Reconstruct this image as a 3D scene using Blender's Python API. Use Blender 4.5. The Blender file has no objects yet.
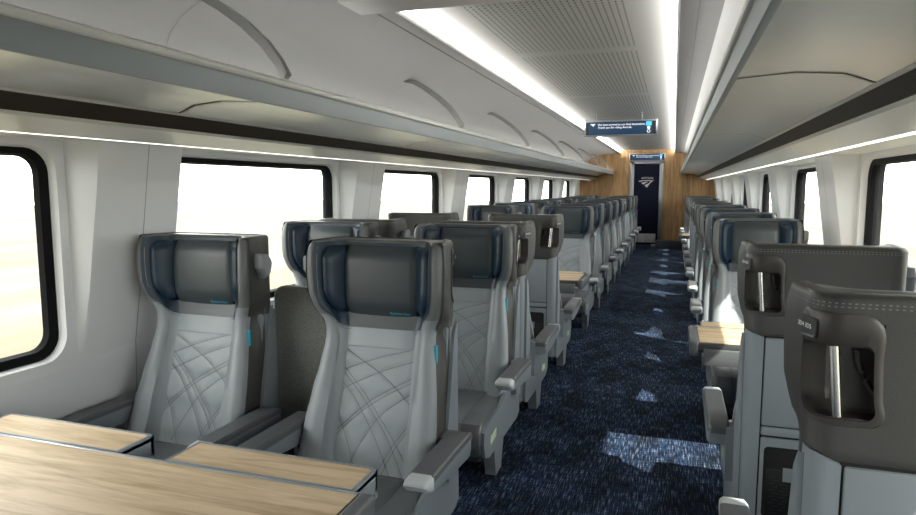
import bpy, bmesh, math, random
from mathutils import Vector, Matrix
S = bpy.context.scene
COL = S.collection
PI = math.pi

# ------------------------------------------------------------------ camera
F_PX, CX, CY = 645.0, 458.0, 257.5
PITCH = math.atan((CY - 187.0) / F_PX)
YAW = math.atan((674.0 - CX) * math.cos(PITCH) / F_PX)
cam_d = bpy.data.cameras.new('camera')
cam_d.sensor_width = 36.0
cam_d.lens = F_PX / 916.0 * 36.0
cam_d.clip_start = 0.05
cam_d.clip_end = 500
cam = bpy.data.objects.new('camera', cam_d)
COL.objects.link(cam)
cam.location = (0, 0, 1.42)
cam.rotation_euler = (PI / 2 - PITCH, 0, YAW)
S.camera = cam

# ------------------------------------------------------------------ world, sun, exposure
S.view_settings.view_transform = 'Standard'
S.view_settings.look = 'None'
S.view_settings.gamma = 1
S.view_settings.use_curve_mapping = False
S.view_settings.exposure = 0.28
W = bpy.data.worlds.new('sky')
S.world = W
W.use_nodes = True
wn = W.node_tree.nodes
bg = wn['Background']
bg.inputs[0].default_value = (1.0, 0.99, 0.98, 1)
bg.inputs[1].default_value = 7.0
try:
    S.cycles.use_denoising = True
    S.cycles.max_bounces = 8
    S.cycles.diffuse_bounces = 5
    S.cycles.glossy_bounces = 3
    S.cycles.transmission_bounces = 4
    S.cycles.transparent_max_bounces = 8
    S.cycles.sample_clamp_indirect = 6
    S.cycles.caustics_reflective = False
    S.cycles.caustics_refractive = False
except Exception:
    pass
sun_d = bpy.data.lights.new('sun', 'SUN')
sun_d.energy = 13.0
sun_d.angle = math.radians(0.8)
sun_d.color = (1.0, 0.95, 0.86)
sun = bpy.data.objects.new('sun', sun_d)
COL.objects.link(sun)
sun.location = (6, -3, 7)
SUN_DIR = Vector((-0.92, 0.62, -1.0))
sun.rotation_euler = SUN_DIR.to_track_quat('-Z', 'Y').to_euler()
# portals that guide daylight through the two window rows
for px, ry in ((-2.34, -PI / 2), (1.05, PI / 2)):
    ld = bpy.data.lights.new('daylight_portal', 'AREA')
    ld.shape = 'RECTANGLE'
    ld.size = 0.86
    ld.size_y = 18.6
    ld.cycles.is_portal = True
    lo = bpy.data.objects.new('daylight_portal', ld)
    COL.objects.link(lo)
    lo.location = (px, 7.4, 1.16)
    lo.rotation_euler = (0, ry, 0)
LED_STRENGTH = 14.5

# ------------------------------------------------------------------ materials
MATS = {}
def mat(name, col, rough=0.5, metal=0.0, spec=0.5, bump=0.0, bscale=300, bstretch=None, var=0.0, coat=0.0):
    m = bpy.data.materials.new(name)
    m.use_nodes = True
    nt = m.node_tree
    b = nt.nodes['Principled BSDF']
    b.inputs['Base Color'].default_value = (*col, 1)
    b.inputs['Roughness'].default_value = rough
    b.inputs['Metallic'].default_value = metal
    b.inputs['Specular IOR Level'].default_value = spec
    if coat:
        b.inputs['Coat Weight'].default_value = coat
    tc = nt.nodes.new('ShaderNodeTexCoord')
    if bump or var:
        mp = nt.nodes.new('ShaderNodeMapping')
        nt.links.new(tc.outputs['Object'], mp.inputs[0])
        if bstretch:
            mp.inputs['Scale'].default_value = bstretch
        nz = nt.nodes.new('ShaderNodeTexNoise')
        nz.inputs['Scale'].default_value = bscale
        nz.inputs['Detail'].default_value = 3
        nt.links.new(mp.outputs[0], nz.inputs[0])
        if bump:
            bp = nt.nodes.new('ShaderNodeBump')
            bp.inputs['Strength'].default_value = bump
            bp.inputs['Distance'].default_value = 0.002
            nt.links.new(nz.outputs[0], bp.inputs['Height'])
            nt.links.new(bp.outputs[0], b.inputs['Normal'])
        if var:
            rp = nt.nodes.new('ShaderNodeValToRGB')
            rp.color_ramp.elements[0].position = 0.3
            rp.color_ramp.elements[1].position = 0.7
            rp.color_ramp.elements[0].color = (*[c * (1 - var) for c in col], 1)
            rp.color_ramp.elements[1].color = (*[min(1, c * (1 + var)) for c in col], 1)
            nt.links.new(nz.outputs[0], rp.inputs[0])
            nt.links.new(rp.outputs[0], b.inputs['Base Color'])
    MATS[name] = m
    return m

def emis(name, col, s):
    m = bpy.data.materials.new(name)
    m.use_nodes = True
    b = m.node_tree.nodes['Principled BSDF']
    b.inputs['Base Color'].default_value = (*[c * .5 for c in col], 1)
    b.inputs['Emission Color'].default_value = (*col, 1)
    b.inputs['Emission Strength'].default_value = s
    MATS[name] = m
    return m

mat('leather_grey', (0.26, 0.282, 0.302), 0.42, bump=0.25, bscale=420, var=0.06)
mat('leather_silver', (0.295, 0.322, 0.345), 0.40, bump=0.25, bscale=420, var=0.06)
mat('leather_rim', (0.15, 0.155, 0.158), 0.40, bump=0.3, bscale=420, var=0.08)
mat('leather_cushion', (0.11, 0.12, 0.13), 0.42, bump=0.25, bscale=420, var=0.06)
mat('leather_taupe', (0.050, 0.049, 0.045), 0.45, bump=0.45, bscale=500, var=0.10)
mat('leather_navy', (0.010, 0.028, 0.052), 0.40, bump=0.3, bscale=420, var=0.1)
mat('leather_slate', (0.043, 0.055, 0.062), 0.34, bump=0.3, bscale=420, var=0.08)
mat('armrest_pad', (0.105, 0.112, 0.12), 0.42, bump=0.25, bscale=420)
mat('thread', (0.20, 0.20, 0.20), 0.7)
mat('thread_dark', (0.12, 0.125, 0.13), 0.8)
mat('plastic_grey', (0.22, 0.245, 0.27), 0.38, bump=0.05, bscale=600)
mat('plastic_light', (0.50, 0.53, 0.55), 0.3)
mat('plastic_dark', (0.045, 0.047, 0.05), 0.45)
mat('plastic_black', (0.006, 0.006, 0.007), 0.5)
mat('gap_black', (0.01, 0.01, 0.01), 0.9)
mat('bronze', (0.05, 0.045, 0.04), 0.38, metal=0.25, bump=0.08, bscale=900)
mat('steel', (0.75, 0.75, 0.75), 0.18, metal=1.0)
mat('cyan', (0.03, 0.42, 0.60), 0.5)
mat('label_green', (0.55, 0.68, 0.45), 0.6)
mat('white_print', (0.75, 0.75, 0.75), 0.6)
mat('fabric_grey', (0.20, 0.20, 0.185), 0.9, bump=0.8, bscale=350, var=0.35)
mat('wall_white', (0.72, 0.73, 0.74), 0.42, bump=0.03, bscale=60)
mat('wall_grey', (0.60, 0.61, 0.60), 0.42)
mat('ceiling_grey', (0.46, 0.46, 0.46), 0.55)
mat('ceiling_side', (0.40, 0.40, 0.395), 0.5)
mat('rack_pale', (0.84, 0.84, 0.82), 0.3)
mat('rack_blue', (0.38, 0.43, 0.46), 0.45, metal=0.1)
mat('rack_under', (0.84, 0.84, 0.83), 0.36, metal=0.75)
mat('trim_white', (0.93, 0.93, 0.92), 0.3)
mat('band_brown', (0.036, 0.026, 0.018), 0.5)
mat('gasket', (0.004, 0.004, 0.005), 0.6, spec=.12)
mat('perf_grey', (.1,.1,.1), .5)
mat('strut', (0.30, 0.30, 0.29), 0.5)
mat('door_navy', (0.004, 0.007, 0.026), 0.5, spec=.2)
mat('metal_frame', (0.42, 0.44, 0.48), 0.3, metal=0.6)
mat('kick_plate', (0.55, 0.54, 0.52), 0.45)
mat('box_grey', (0.055, 0.06, 0.07), 0.6)
emis('led', (1.0, 0.98, 0.93), LED_STRENGTH)
emis('added_glow', (1.0, 0.98, 0.94), 12.0)  # for the added strips hidden in the racks, not a visible lamp
emis('led_soft', (1.0, 0.98, 0.92), 2.2)
emis('screen_blue', (0.003, 0.035, 0.09), 0.6)
emis('screen_white', (1, 1, 1), 1.0)
emis('screen_cyan', (0.08, 0.55, 0.85), 0.9)

def glass():
    m = bpy.data.materials.new('glass')
    m.use_nodes = True
    nt = m.node_tree
    nt.nodes.remove(nt.nodes['Principled BSDF'])
    t = nt.nodes.new('ShaderNodeBsdfTransparent')
    t.inputs[0].default_value = (0.93, 0.95, 0.93, 1)
    g = nt.nodes.new('ShaderNodeBsdfGlossy')
    g.inputs['Roughness'].default_value = 0.02
    mx = nt.nodes.new('ShaderNodeMixShader')
    mx.inputs[0].default_value = 0.05
    nt.links.new(t.outputs[0], mx.inputs[1])
    nt.links.new(g.outputs[0], mx.inputs[2])
    nt.links.new(mx.outputs[0], nt.nodes['Material Output'].inputs[0])
    MATS['glass'] = m
glass()

def wood(name, c1, c2, grain_scale, long_axis, rough=0.4, planks=0):
    m = bpy.data.materials.new(name)
    m.use_nodes = True
    nt = m.node_tree
    b = nt.nodes['Principled BSDF']
    b.inputs['Roughness'].default_value = rough
    tc = nt.nodes.new('ShaderNodeTexCoord')
    mp = nt.nodes.new('ShaderNodeMapping')
    sc = [grain_scale] * 3
    sc[long_axis] = grain_scale * 0.09
    mp.inputs['Scale'].default_value = sc
    nt.links.new(tc.outputs['Object'], mp.inputs[0])
    n1 = nt.nodes.new('ShaderNodeTexNoise')
    n1.inputs['Scale'].default_value = 1.0
    n1.inputs['Detail'].default_value = 6
    n1.inputs['Distortion'].default_value = 0.9
    nt.links.new(mp.outputs[0], n1.inputs[0])
    n2 = nt.nodes.new('ShaderNodeTexNoise')
    n2.inputs['Scale'].default_value = 7.0
    n2.inputs['Detail'].default_value = 4
    nt.links.new(mp.outputs[0], n2.inputs[0])
    ad = nt.nodes.new('ShaderNodeMath')
    ad.operation = 'MULTIPLY_ADD'
    nt.links.new(n2.outputs[0], ad.inputs[0])
    ad.inputs[1].default_value = 0.3
    nt.links.new(n1.outputs[0], ad.inputs[2])
    rp = nt.nodes.new('ShaderNodeValToRGB')
    e = rp.color_ramp.elements
    e[0].position = 0.48; e[0].color = (*c2, 1)
    e[1].position = 0.78; e[1].color = (*c1, 1)
    nt.links.new(ad.outputs[0], rp.inputs[0])
    out = rp.outputs[0]
    if planks:
        sp = nt.nodes.new('ShaderNodeSeparateXYZ')
        nt.links.new(tc.outputs['Object'], sp.inputs[0])
        mu = nt.nodes.new('ShaderNodeMath'); mu.operation = 'MULTIPLY'; mu.inputs[1].default_value = planks
        nt.links.new(sp.outputs[0], mu.inputs[0])
        fl = nt.nodes.new('ShaderNodeMath'); fl.operation = 'FLOOR'
        nt.links.new(mu.outputs[0], fl.inputs[0])
        wnz = nt.nodes.new('ShaderNodeTexWhiteNoise'); wnz.noise_dimensions = '1D'
        nt.links.new(fl.outputs[0], wnz.inputs['W'])
        mr = nt.nodes.new('ShaderNodeMapRange')
        mr.inputs['To Min'].default_value = 0.78; mr.inputs['To Max'].default_value = 1.12
        nt.links.new(wnz.outputs[0], mr.inputs[0])
        vm = nt.nodes.new('ShaderNodeVectorMath'); vm.operation = 'SCALE'
        nt.links.new(out, vm.inputs[0]); nt.links.new(mr.outputs[0], vm.inputs['Scale'])
        out = vm.outputs[0]
    nt.links.new(out, b.inputs['Base Color'])
    MATS[name] = m
wood('oak_table', (0.66, 0.51, 0.34), (0.43, 0.30, 0.17), 20, 0, 0.58)
wood('oak_wall', (0.66, 0.42, 0.20), (0.42, 0.24, 0.10), 22, 2, 0.45, planks=5.5)

def carpet():
    m = bpy.data.materials.new('carpet')
    m.use_nodes = True
    nt = m.node_tree
    b = nt.nodes['Principled BSDF']
    b.inputs['Roughness'].default_value = 0.95
    b.inputs['Specular IOR Level'].default_value = 0.15
    tc = nt.nodes.new('ShaderNodeTexCoord')
    def noise(sx, sy, det=2.0, loc=0.0):
        mp = nt.nodes.new('ShaderNodeMapping')
        mp.inputs['Scale'].default_value = (sx, sy, 1)
        mp.inputs['Location'].default_value = (loc, loc, 0)
        nt.links.new(tc.outputs['Object'], mp.inputs[0])
        n = nt.nodes.new('ShaderNodeTexNoise')
        n.inputs['Scale'].default_value = 1.0
        n.inputs['Detail'].default_value = det
        nt.links.new(mp.outputs[0], n.inputs[0])
        return n.outputs[0]
    def ramp(src, stops):
        r = nt.nodes.new('ShaderNodeValToRGB')
        e = r.color_ramp.elements
        e[0].position, e[0].color = stops[0][0], (*stops[0][1], 1)
        e[1].position, e[1].color = stops[1][0], (*stops[1][1], 1)
        for p, c in stops[2:]:
            x = e.new(p); x.color = (*c, 1)
        nt.links.new(src, r.inputs[0])
        return r.outputs[0]
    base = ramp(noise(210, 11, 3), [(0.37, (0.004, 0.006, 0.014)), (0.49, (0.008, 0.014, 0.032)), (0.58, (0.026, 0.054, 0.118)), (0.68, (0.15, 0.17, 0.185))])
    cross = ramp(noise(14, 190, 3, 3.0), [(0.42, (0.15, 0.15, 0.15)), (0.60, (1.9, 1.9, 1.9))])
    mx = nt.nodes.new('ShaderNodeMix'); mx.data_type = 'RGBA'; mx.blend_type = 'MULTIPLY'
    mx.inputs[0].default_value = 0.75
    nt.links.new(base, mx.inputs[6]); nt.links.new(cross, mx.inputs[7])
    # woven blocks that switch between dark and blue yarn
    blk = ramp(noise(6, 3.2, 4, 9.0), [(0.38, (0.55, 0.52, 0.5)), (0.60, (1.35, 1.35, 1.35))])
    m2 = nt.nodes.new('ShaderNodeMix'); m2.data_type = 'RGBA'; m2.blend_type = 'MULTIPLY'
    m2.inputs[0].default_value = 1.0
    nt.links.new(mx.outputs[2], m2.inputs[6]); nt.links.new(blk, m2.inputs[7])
    nt.links.new(m2.outputs[2], b.inputs['Base Color'])
    bp = nt.nodes.new('ShaderNodeBump')
    bp.inputs['Strength'].default_value = 0.5
    bp.inputs['Distance'].default_value = 0.004
    nt.links.new(noise(170, 90, 2), bp.inputs['Height'])
    nt.links.new(bp.outputs[0], b.inputs['Normal'])
    MATS['carpet'] = m
carpet()

def perforated():
    m = bpy.data.materials.new('perforated')
    m.use_nodes = True
    nt = m.node_tree
    b = nt.nodes['Principled BSDF']
    b.inputs['Roughness'].default_value = 0.5
    tc = nt.nodes.new('ShaderNodeTexCoord')
    sp = nt.nodes.new('ShaderNodeSeparateXYZ')
    nt.links.new(tc.outputs['Object'], sp.inputs[0])
    def M(op, a, b_=None, c=None):
        n = nt.nodes.new('ShaderNodeMath'); n.operation = op
        for i, v in enumerate((a, b_, c)):
            if v is None: continue
            if isinstance(v, (int, float)): n.inputs[i].default_value = v
            else: nt.links.new(v, n.inputs[i])
        return n.outputs[0]
    x, y = sp.outputs[0], sp.outputs[1]
    fx = M('ABSOLUTE', M('SUBTRACT', M('FRACT', M('MULTIPLY', x, 1 / 0.032)), 0.5))
    fy = M('ABSOLUTE', M('SUBTRACT', M('FRACT', M('MULTIPLY', y, 1 / 0.044)), 0.5))
    dots = M('MULTIPLY', M('LESS_THAN', fx, 0.15), M('LESS_THAN', fy, 0.26))
    inx = M('LESS_THAN', M('ABSOLUTE', M('ADD', x, 0.645)), 0.40)
    # joint between ceiling panels every 1.1 m
    ph = M('FRACT', M('DIVIDE', M('SUBTRACT', y, 4.5 - 11.0), 2.2))
    dj = M('ABSOLUTE', M('SUBTRACT', ph, 0.5))
    iny = M('LESS_THAN', dj, 0.465)
    joint = M('GREATER_THAN', dj, 0.4972)
    d = M('MULTIPLY', M('MULTIPLY', dots, inx), iny)
    mx = nt.nodes.new('ShaderNodeMix'); mx.data_type = 'RGBA'
    mx.inputs[6].default_value = (0.66, 0.66, 0.64, 1)
    mx.inputs[7].default_value = (0.14, 0.14, 0.14, 1)
    nt.links.new(d, mx.inputs[0])
    m2 = nt.nodes.new('ShaderNodeMix'); m2.data_type = 'RGBA'
    nt.links.new(joint, m2.inputs[0])
    nt.links.new(mx.outputs[2], m2.inputs[6])
    m2.inputs[7].default_value = (0.70, 0.70, 0.68, 1)
    nt.links.new(m2.outputs[2], b.inputs['Base Color'])
    MATS['perforated'] = m
perforated()

def field():
    m = bpy.data.materials.new('field')
    m.use_nodes = True
    nt = m.node_tree
    b = nt.nodes['Principled BSDF']
    b.inputs['Roughness'].default_value = 1.0
    tc = nt.nodes.new('ShaderNodeTexCoord')
    mp = nt.nodes.new('ShaderNodeMapping')
    mp.inputs['Scale'].default_value = (0.45, 0.05, 0.6)
    nt.links.new(tc.outputs['Object'], mp.inputs[0])
    n = nt.nodes.new('ShaderNodeTexNoise')
    n.inputs['Scale'].default_value = 1.0
    n.inputs['Detail'].default_value = 5
    nt.links.new(mp.outputs[0], n.inputs[0])
    r = nt.nodes.new('ShaderNodeValToRGB')
    e = r.color_ramp.elements
    e[0].position = 0.36; e[0].color = (0.074, 0.064, 0.038, 1)
    e[1].position = 0.58; e[1].color = (0.100, 0.096, 0.072, 1)
    nt.links.new(n.outputs[0], r.inputs[0])
    nt.links.new(r.outputs[0], b.inputs['Base Color'])
    MATS['field'] = m
field()

# ------------------------------------------------------------------ helpers
def mesh_obj(name, bm, material, parent=None, smooth=True, angle=40):
    me = bpy.data.meshes.new(name)
    bmesh.ops.recalc_face_normals(bm, faces=bm.faces)
    bm.to_mesh(me)
    bm.free()
    mats = material if isinstance(material, (list, tuple)) else [material]
    for mm in mats:
        me.materials.append(MATS[mm])
    if smooth:
        try:
            me.shade_smooth()
            me.set_sharp_from_angle(angle=math.radians(angle))
        except Exception:
            pass
    o = bpy.data.objects.new(name, me)
    COL.objects.link(o)
    if parent:
        o.parent = parent
    return o

def part(name, parent, bm, material, **k):
    return mesh_obj(name, bm, material, parent, **k)

def struct(name, bm, material, **k):
    o = mesh_obj(name, bm, material, **k)
    o['kind'] = 'structure'
    return o

def thing(name, label, cat, loc=(0, 0, 0), rz=0.0, group=None):
    o = bpy.data.objects.new(name, None)
    o.empty_display_size = 0.1
    COL.objects.link(o)
    o.location = loc
    o.rotation_euler = (0, 0, rz)
    o['label'] = label
    o['category'] = cat
    if group:
        o['group'] = group
    return o

def add_box(bm, x0, x1, y0, y1, z0, z1, bevel=0.0, seg=2, mi=0):
    r = bmesh.ops.create_cube(bm, size=1.0)
    vs = r['verts']
    for v in vs:
        v.co.x = x0 + (v.co.x + .5) * (x1 - x0)
        v.co.y = y0 + (v.co.y + .5) * (y1 - y0)
        v.co.z = z0 + (v.co.z + .5) * (z1 - z0)
    fs = set(f for v in vs for f in v.link_faces)
    for f in fs:
        f.material_index = mi
    if bevel > 0:
        es = list(set(e for v in vs for e in v.link_edges))
        r2 = bmesh.ops.bevel(bm, geom=es, offset=bevel, segments=seg, profile=0.5, affect='EDGES', clamp_overlap=True)
        return list(set(v for f in r2['faces'] for v in f.verts))
    return vs

def box(x0, x1, y0, y1, z0, z1, bevel=0.0, seg=2):
    bm = bmesh.new()
    add_box(bm, x0, x1, y0, y1, z0, z1, bevel, seg)
    return bm

def loft(bm, rings, closed=True, cap0=True, cap1=True, mi=0):
    R = [[bm.verts.new(p) for p in r] for r in rings]
    n = len(R[0])
    for a, b in zip(R, R[1:]):
        rng = range(n) if closed else range(n - 1)
        for i in rng:
            j = (i + 1) % n
            try:
                f = bm.faces.new((a[i], a[j], b[j], b[i]))
                f.material_index = mi
            except ValueError:
                pass
    if closed and cap0:
        bm.faces.new(R[0]).material_index = mi
    if closed and cap1:
        bm.faces.new(list(reversed(R[-1]))).material_index = mi
    return R

def prism(bm, pts, axis, a0, a1, bevel=0.0, seg=2, mi=0):
    """extrude a polygon; axis 0: pts are (y,z); 1: (x,z); 2: (x,y)"""
    def P(p, a):
        return [(a, p[0], p[1]), (p[0], a, p[1]), (p[0], p[1], a)][axis]
    R = loft(bm, [[P(p, a0) for p in pts], [P(p, a1) for p in pts]], mi=mi)
    if bevel > 0:
        vs = [v for r in R for v in r]
        es = [e for e in set(e for v in vs for e in v.link_edges)]
        bmesh.ops.bevel(bm, geom=es, offset=bevel, segments=seg, profile=0.5, affect='EDGES', clamp_overlap=True)

def tube(bm, pts, r, n=10, mi=0):
    pts = [Vector(p) for p in pts]
    rings = []
    for i, p in enumerate(pts):
        d = (pts[min(i + 1, len(pts) - 1)] - pts[max(i - 1, 0)]).normalized()
        up = Vector((0, 0, 1)) if abs(d.z) < 0.9 else Vector((1, 0, 0))
        a = d.cross(up).normalized()
        b = d.cross(a).normalized()
        rings.append([p + (a * math.cos(t) + b * math.sin(t)) * r for t in [2 * PI * k / n for k in range(n)]])
    loft(bm, rings, mi=mi)

def rrect(x0, x1, y0, y1, r, n=6):
    """rounded rectangle outline, 4*(n+1) points, counter-clockwise from right bottom"""
    rr = r if isinstance(r, (list, tuple)) else [r] * 4
    out = []
    cs = [(x1, y0, -1, 1, -PI / 2), (x1, y1, -1, -1, 0), (x0, y1, 1, -1, PI / 2), (x0, y0, 1, 1, PI)]
    for (cx, cy, sx, sy, a0), q in zip(cs, rr):
        for k in range(n + 1):
            a = a0 + PI / 2 * k / n
            out.append((cx + sx * q + q * math.cos(a), cy + sy * q + q * math.sin(a)))
    return out

def text_part(name, body, size, parent, loc, rot, material, align='CENTER', ext=0.0):
    cu = bpy.data.curves.new(name, 'FONT')
    cu.body = body
    cu.size = size
    cu.align_x = align
    cu.align_y = 'CENTER'
    cu.extrude = ext
    cu.resolution_u = 2
    cu.materials.append(MATS[material])
    o = bpy.data.objects.new(name, cu)
    COL.objects.link(o)
    o.location = loc
    o.rotation_euler = rot
    dg = bpy.context.evaluated_depsgraph_get()
    me = bpy.data.meshes.new_from_object(o.evaluated_get(dg))
    m = bpy.data.objects.new(name, me)
    COL.objects.link(m)
    m.location = loc
    m.rotation_euler = rot
    bpy.data.objects.remove(o)
    m.name = name
    if parent:
        m.parent = parent
    return m

def kids(o):
    return [c for c in bpy.data.objects if c.parent == o]

def dup_tree(root, cache={}):
    key = root.name
    if key not in cache:
        def rec(o):
            return (o, [rec(c) for c in o.children])
        cache[key] = rec(root)
    def cp(node, par):
        o, ch = node
        c = o.copy()
        COL.objects.link(c)
        if par:
            c.parent = par
        for q in ch:
            cp(q, c)
        return c
    return cp(cache[key], None)

# ------------------------------------------------------------------ car body
Y0, Y1 = -1.6, 16.6
XC = -0.645          # centre line of the car
XL, XR = -2.30, 1.01
def MX(x):           # mirror to the other side
    return 2 * XC - x

# floor
bm = box(XL - .1, XR + .1, Y0, Y1 + .2, -0.08, 0.0)
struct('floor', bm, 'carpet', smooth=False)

# section strips extruded along the car; profile points (x, z) on the LEFT, mirrored for the right
def strip(bm, prof, y0, y1, side, thick=0.0, mi=0, step=None):
    pr = [(x if side < 0 else MX(x), z) for x, z in prof]
    for a, b in zip(pr, pr[1:]):
        f = bm.faces.new([bm.verts.new((a[0], y0, a[1])), bm.verts.new((b[0], y0, b[1])), bm.verts.new((b[0], y1, b[1])), bm.verts.new((a[0], y1, a[1]))])
        f.material_index = mi

# ceiling: centre perforated panel
bm = bmesh.new()
add_box(bm, -1.33, 0.04, Y0, Y1, 2.325, 2.36)
struct('ceiling', bm, 'perforated', smooth=False)

# side ceiling panels above the racks
CEIL_PROF = [(-1.29, 2.25), (-1.33, 2.245), (-1.47, 2.24), (-1.67, 2.225), (-1.80, 2.205), (-1.90, 2.175), (-1.98, 2.13), (-2.04, 2.07), (-2.075, 1.99), (-2.085, 1.88), (-2.085, 1.66)]
for side, nm in ((-1, 'left'), (1, 'right')):
    bm = bmesh.new()
    pr = [(x if side < 0 else MX(x), z) for x, z in CEIL_PROF]
    outer = [(p[0] + side * (.03 if i > 4 else 0), p[1] + (.03 if i < 9 else 0)) for i, p in enumerate(pr)]
    loft(bm, [[(p[0], y, p[1]) for p in pr + outer[::-1]] for y in (Y0, Y1)])
    struct('ceiling_side_' + nm, bm, 'ceiling_side', angle=50)
    # fine seam lines: along the car and around each bay
    bm = bmesh.new()
    xs = -1.372 if side < 0 else MX(-1.372)
    add_box(bm, xs - .003, xs + .003, Y0, Y1, 2.238, 2.244)
    for k in range(-1, 7):
        y = 2.28 + 2.2 * k
        ring = []
        for d in (-.0025, .0025):
            ring.append([(p[0] - side * .002, y + d, p[1] - .002) for p in pr[3:]])
        loft(bm, ring, closed=False)
    struct('trim_seam_' + nm, bm, 'strut', smooth=False)
    # cove: vertical light strip facing the centre panel
    bm = bmesh.new()
    x = -1.29 if side < 0 else MX(-1.29)
    add_box(bm, min(x, x + side * .01), max(x, x + side * .01), 2.78, Y1, 2.262, 2.325)
    o = mesh_obj('cove_light', bm, 'led', smooth=False)
    o['label'] = ('bright white cove light line on the left of the perforated ceiling' if side < 0
                  else 'bright white cove light line on the right of the perforated ceiling')
    o['category'] = 'light'
    bm = bmesh.new()
    add_box(bm, min(x, x - side * .012), max(x, x - side * .012), Y0, Y1, 2.245, 2.2625, .003)
    struct('trim_cove_' + nm, bm, 'trim_white')
# right ceiling band painted white, standing in for light above the rack lip
bm = bmesh.new()
prw = [(MX(-1.475), 2.2375), (MX(-1.56), 2.230), (MX(-1.645), 2.2245)]
loft(bm, [[(x, y, z) for x, z in prw] for y in (Y0, Y1)], closed=False)
struct('trim_painted_light', bm, 'trim_white', smooth=False)
# cross trim near the camera that closes the coves
bm = box(-1.40, 0.11, 2.56, 2.78, 2.205, 2.325, .008)
struct('trim_cross', bm, 'rack_pale')

# unseen glow strips added behind the rack lips to brighten the ceiling above
for side, nm in ((-1, 'left'), (1, 'right')):
    xs = sorted(((-1.475, -1.455) if side < 0 else (MX(-1.475), MX(-1.455))))
    bm = box(xs[0], xs[1], Y0 + .5, Y1 - .1, 1.775, 1.790)
    struct('trim_added_glow_' + nm, bm, 'added_glow', smooth=False)

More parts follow.
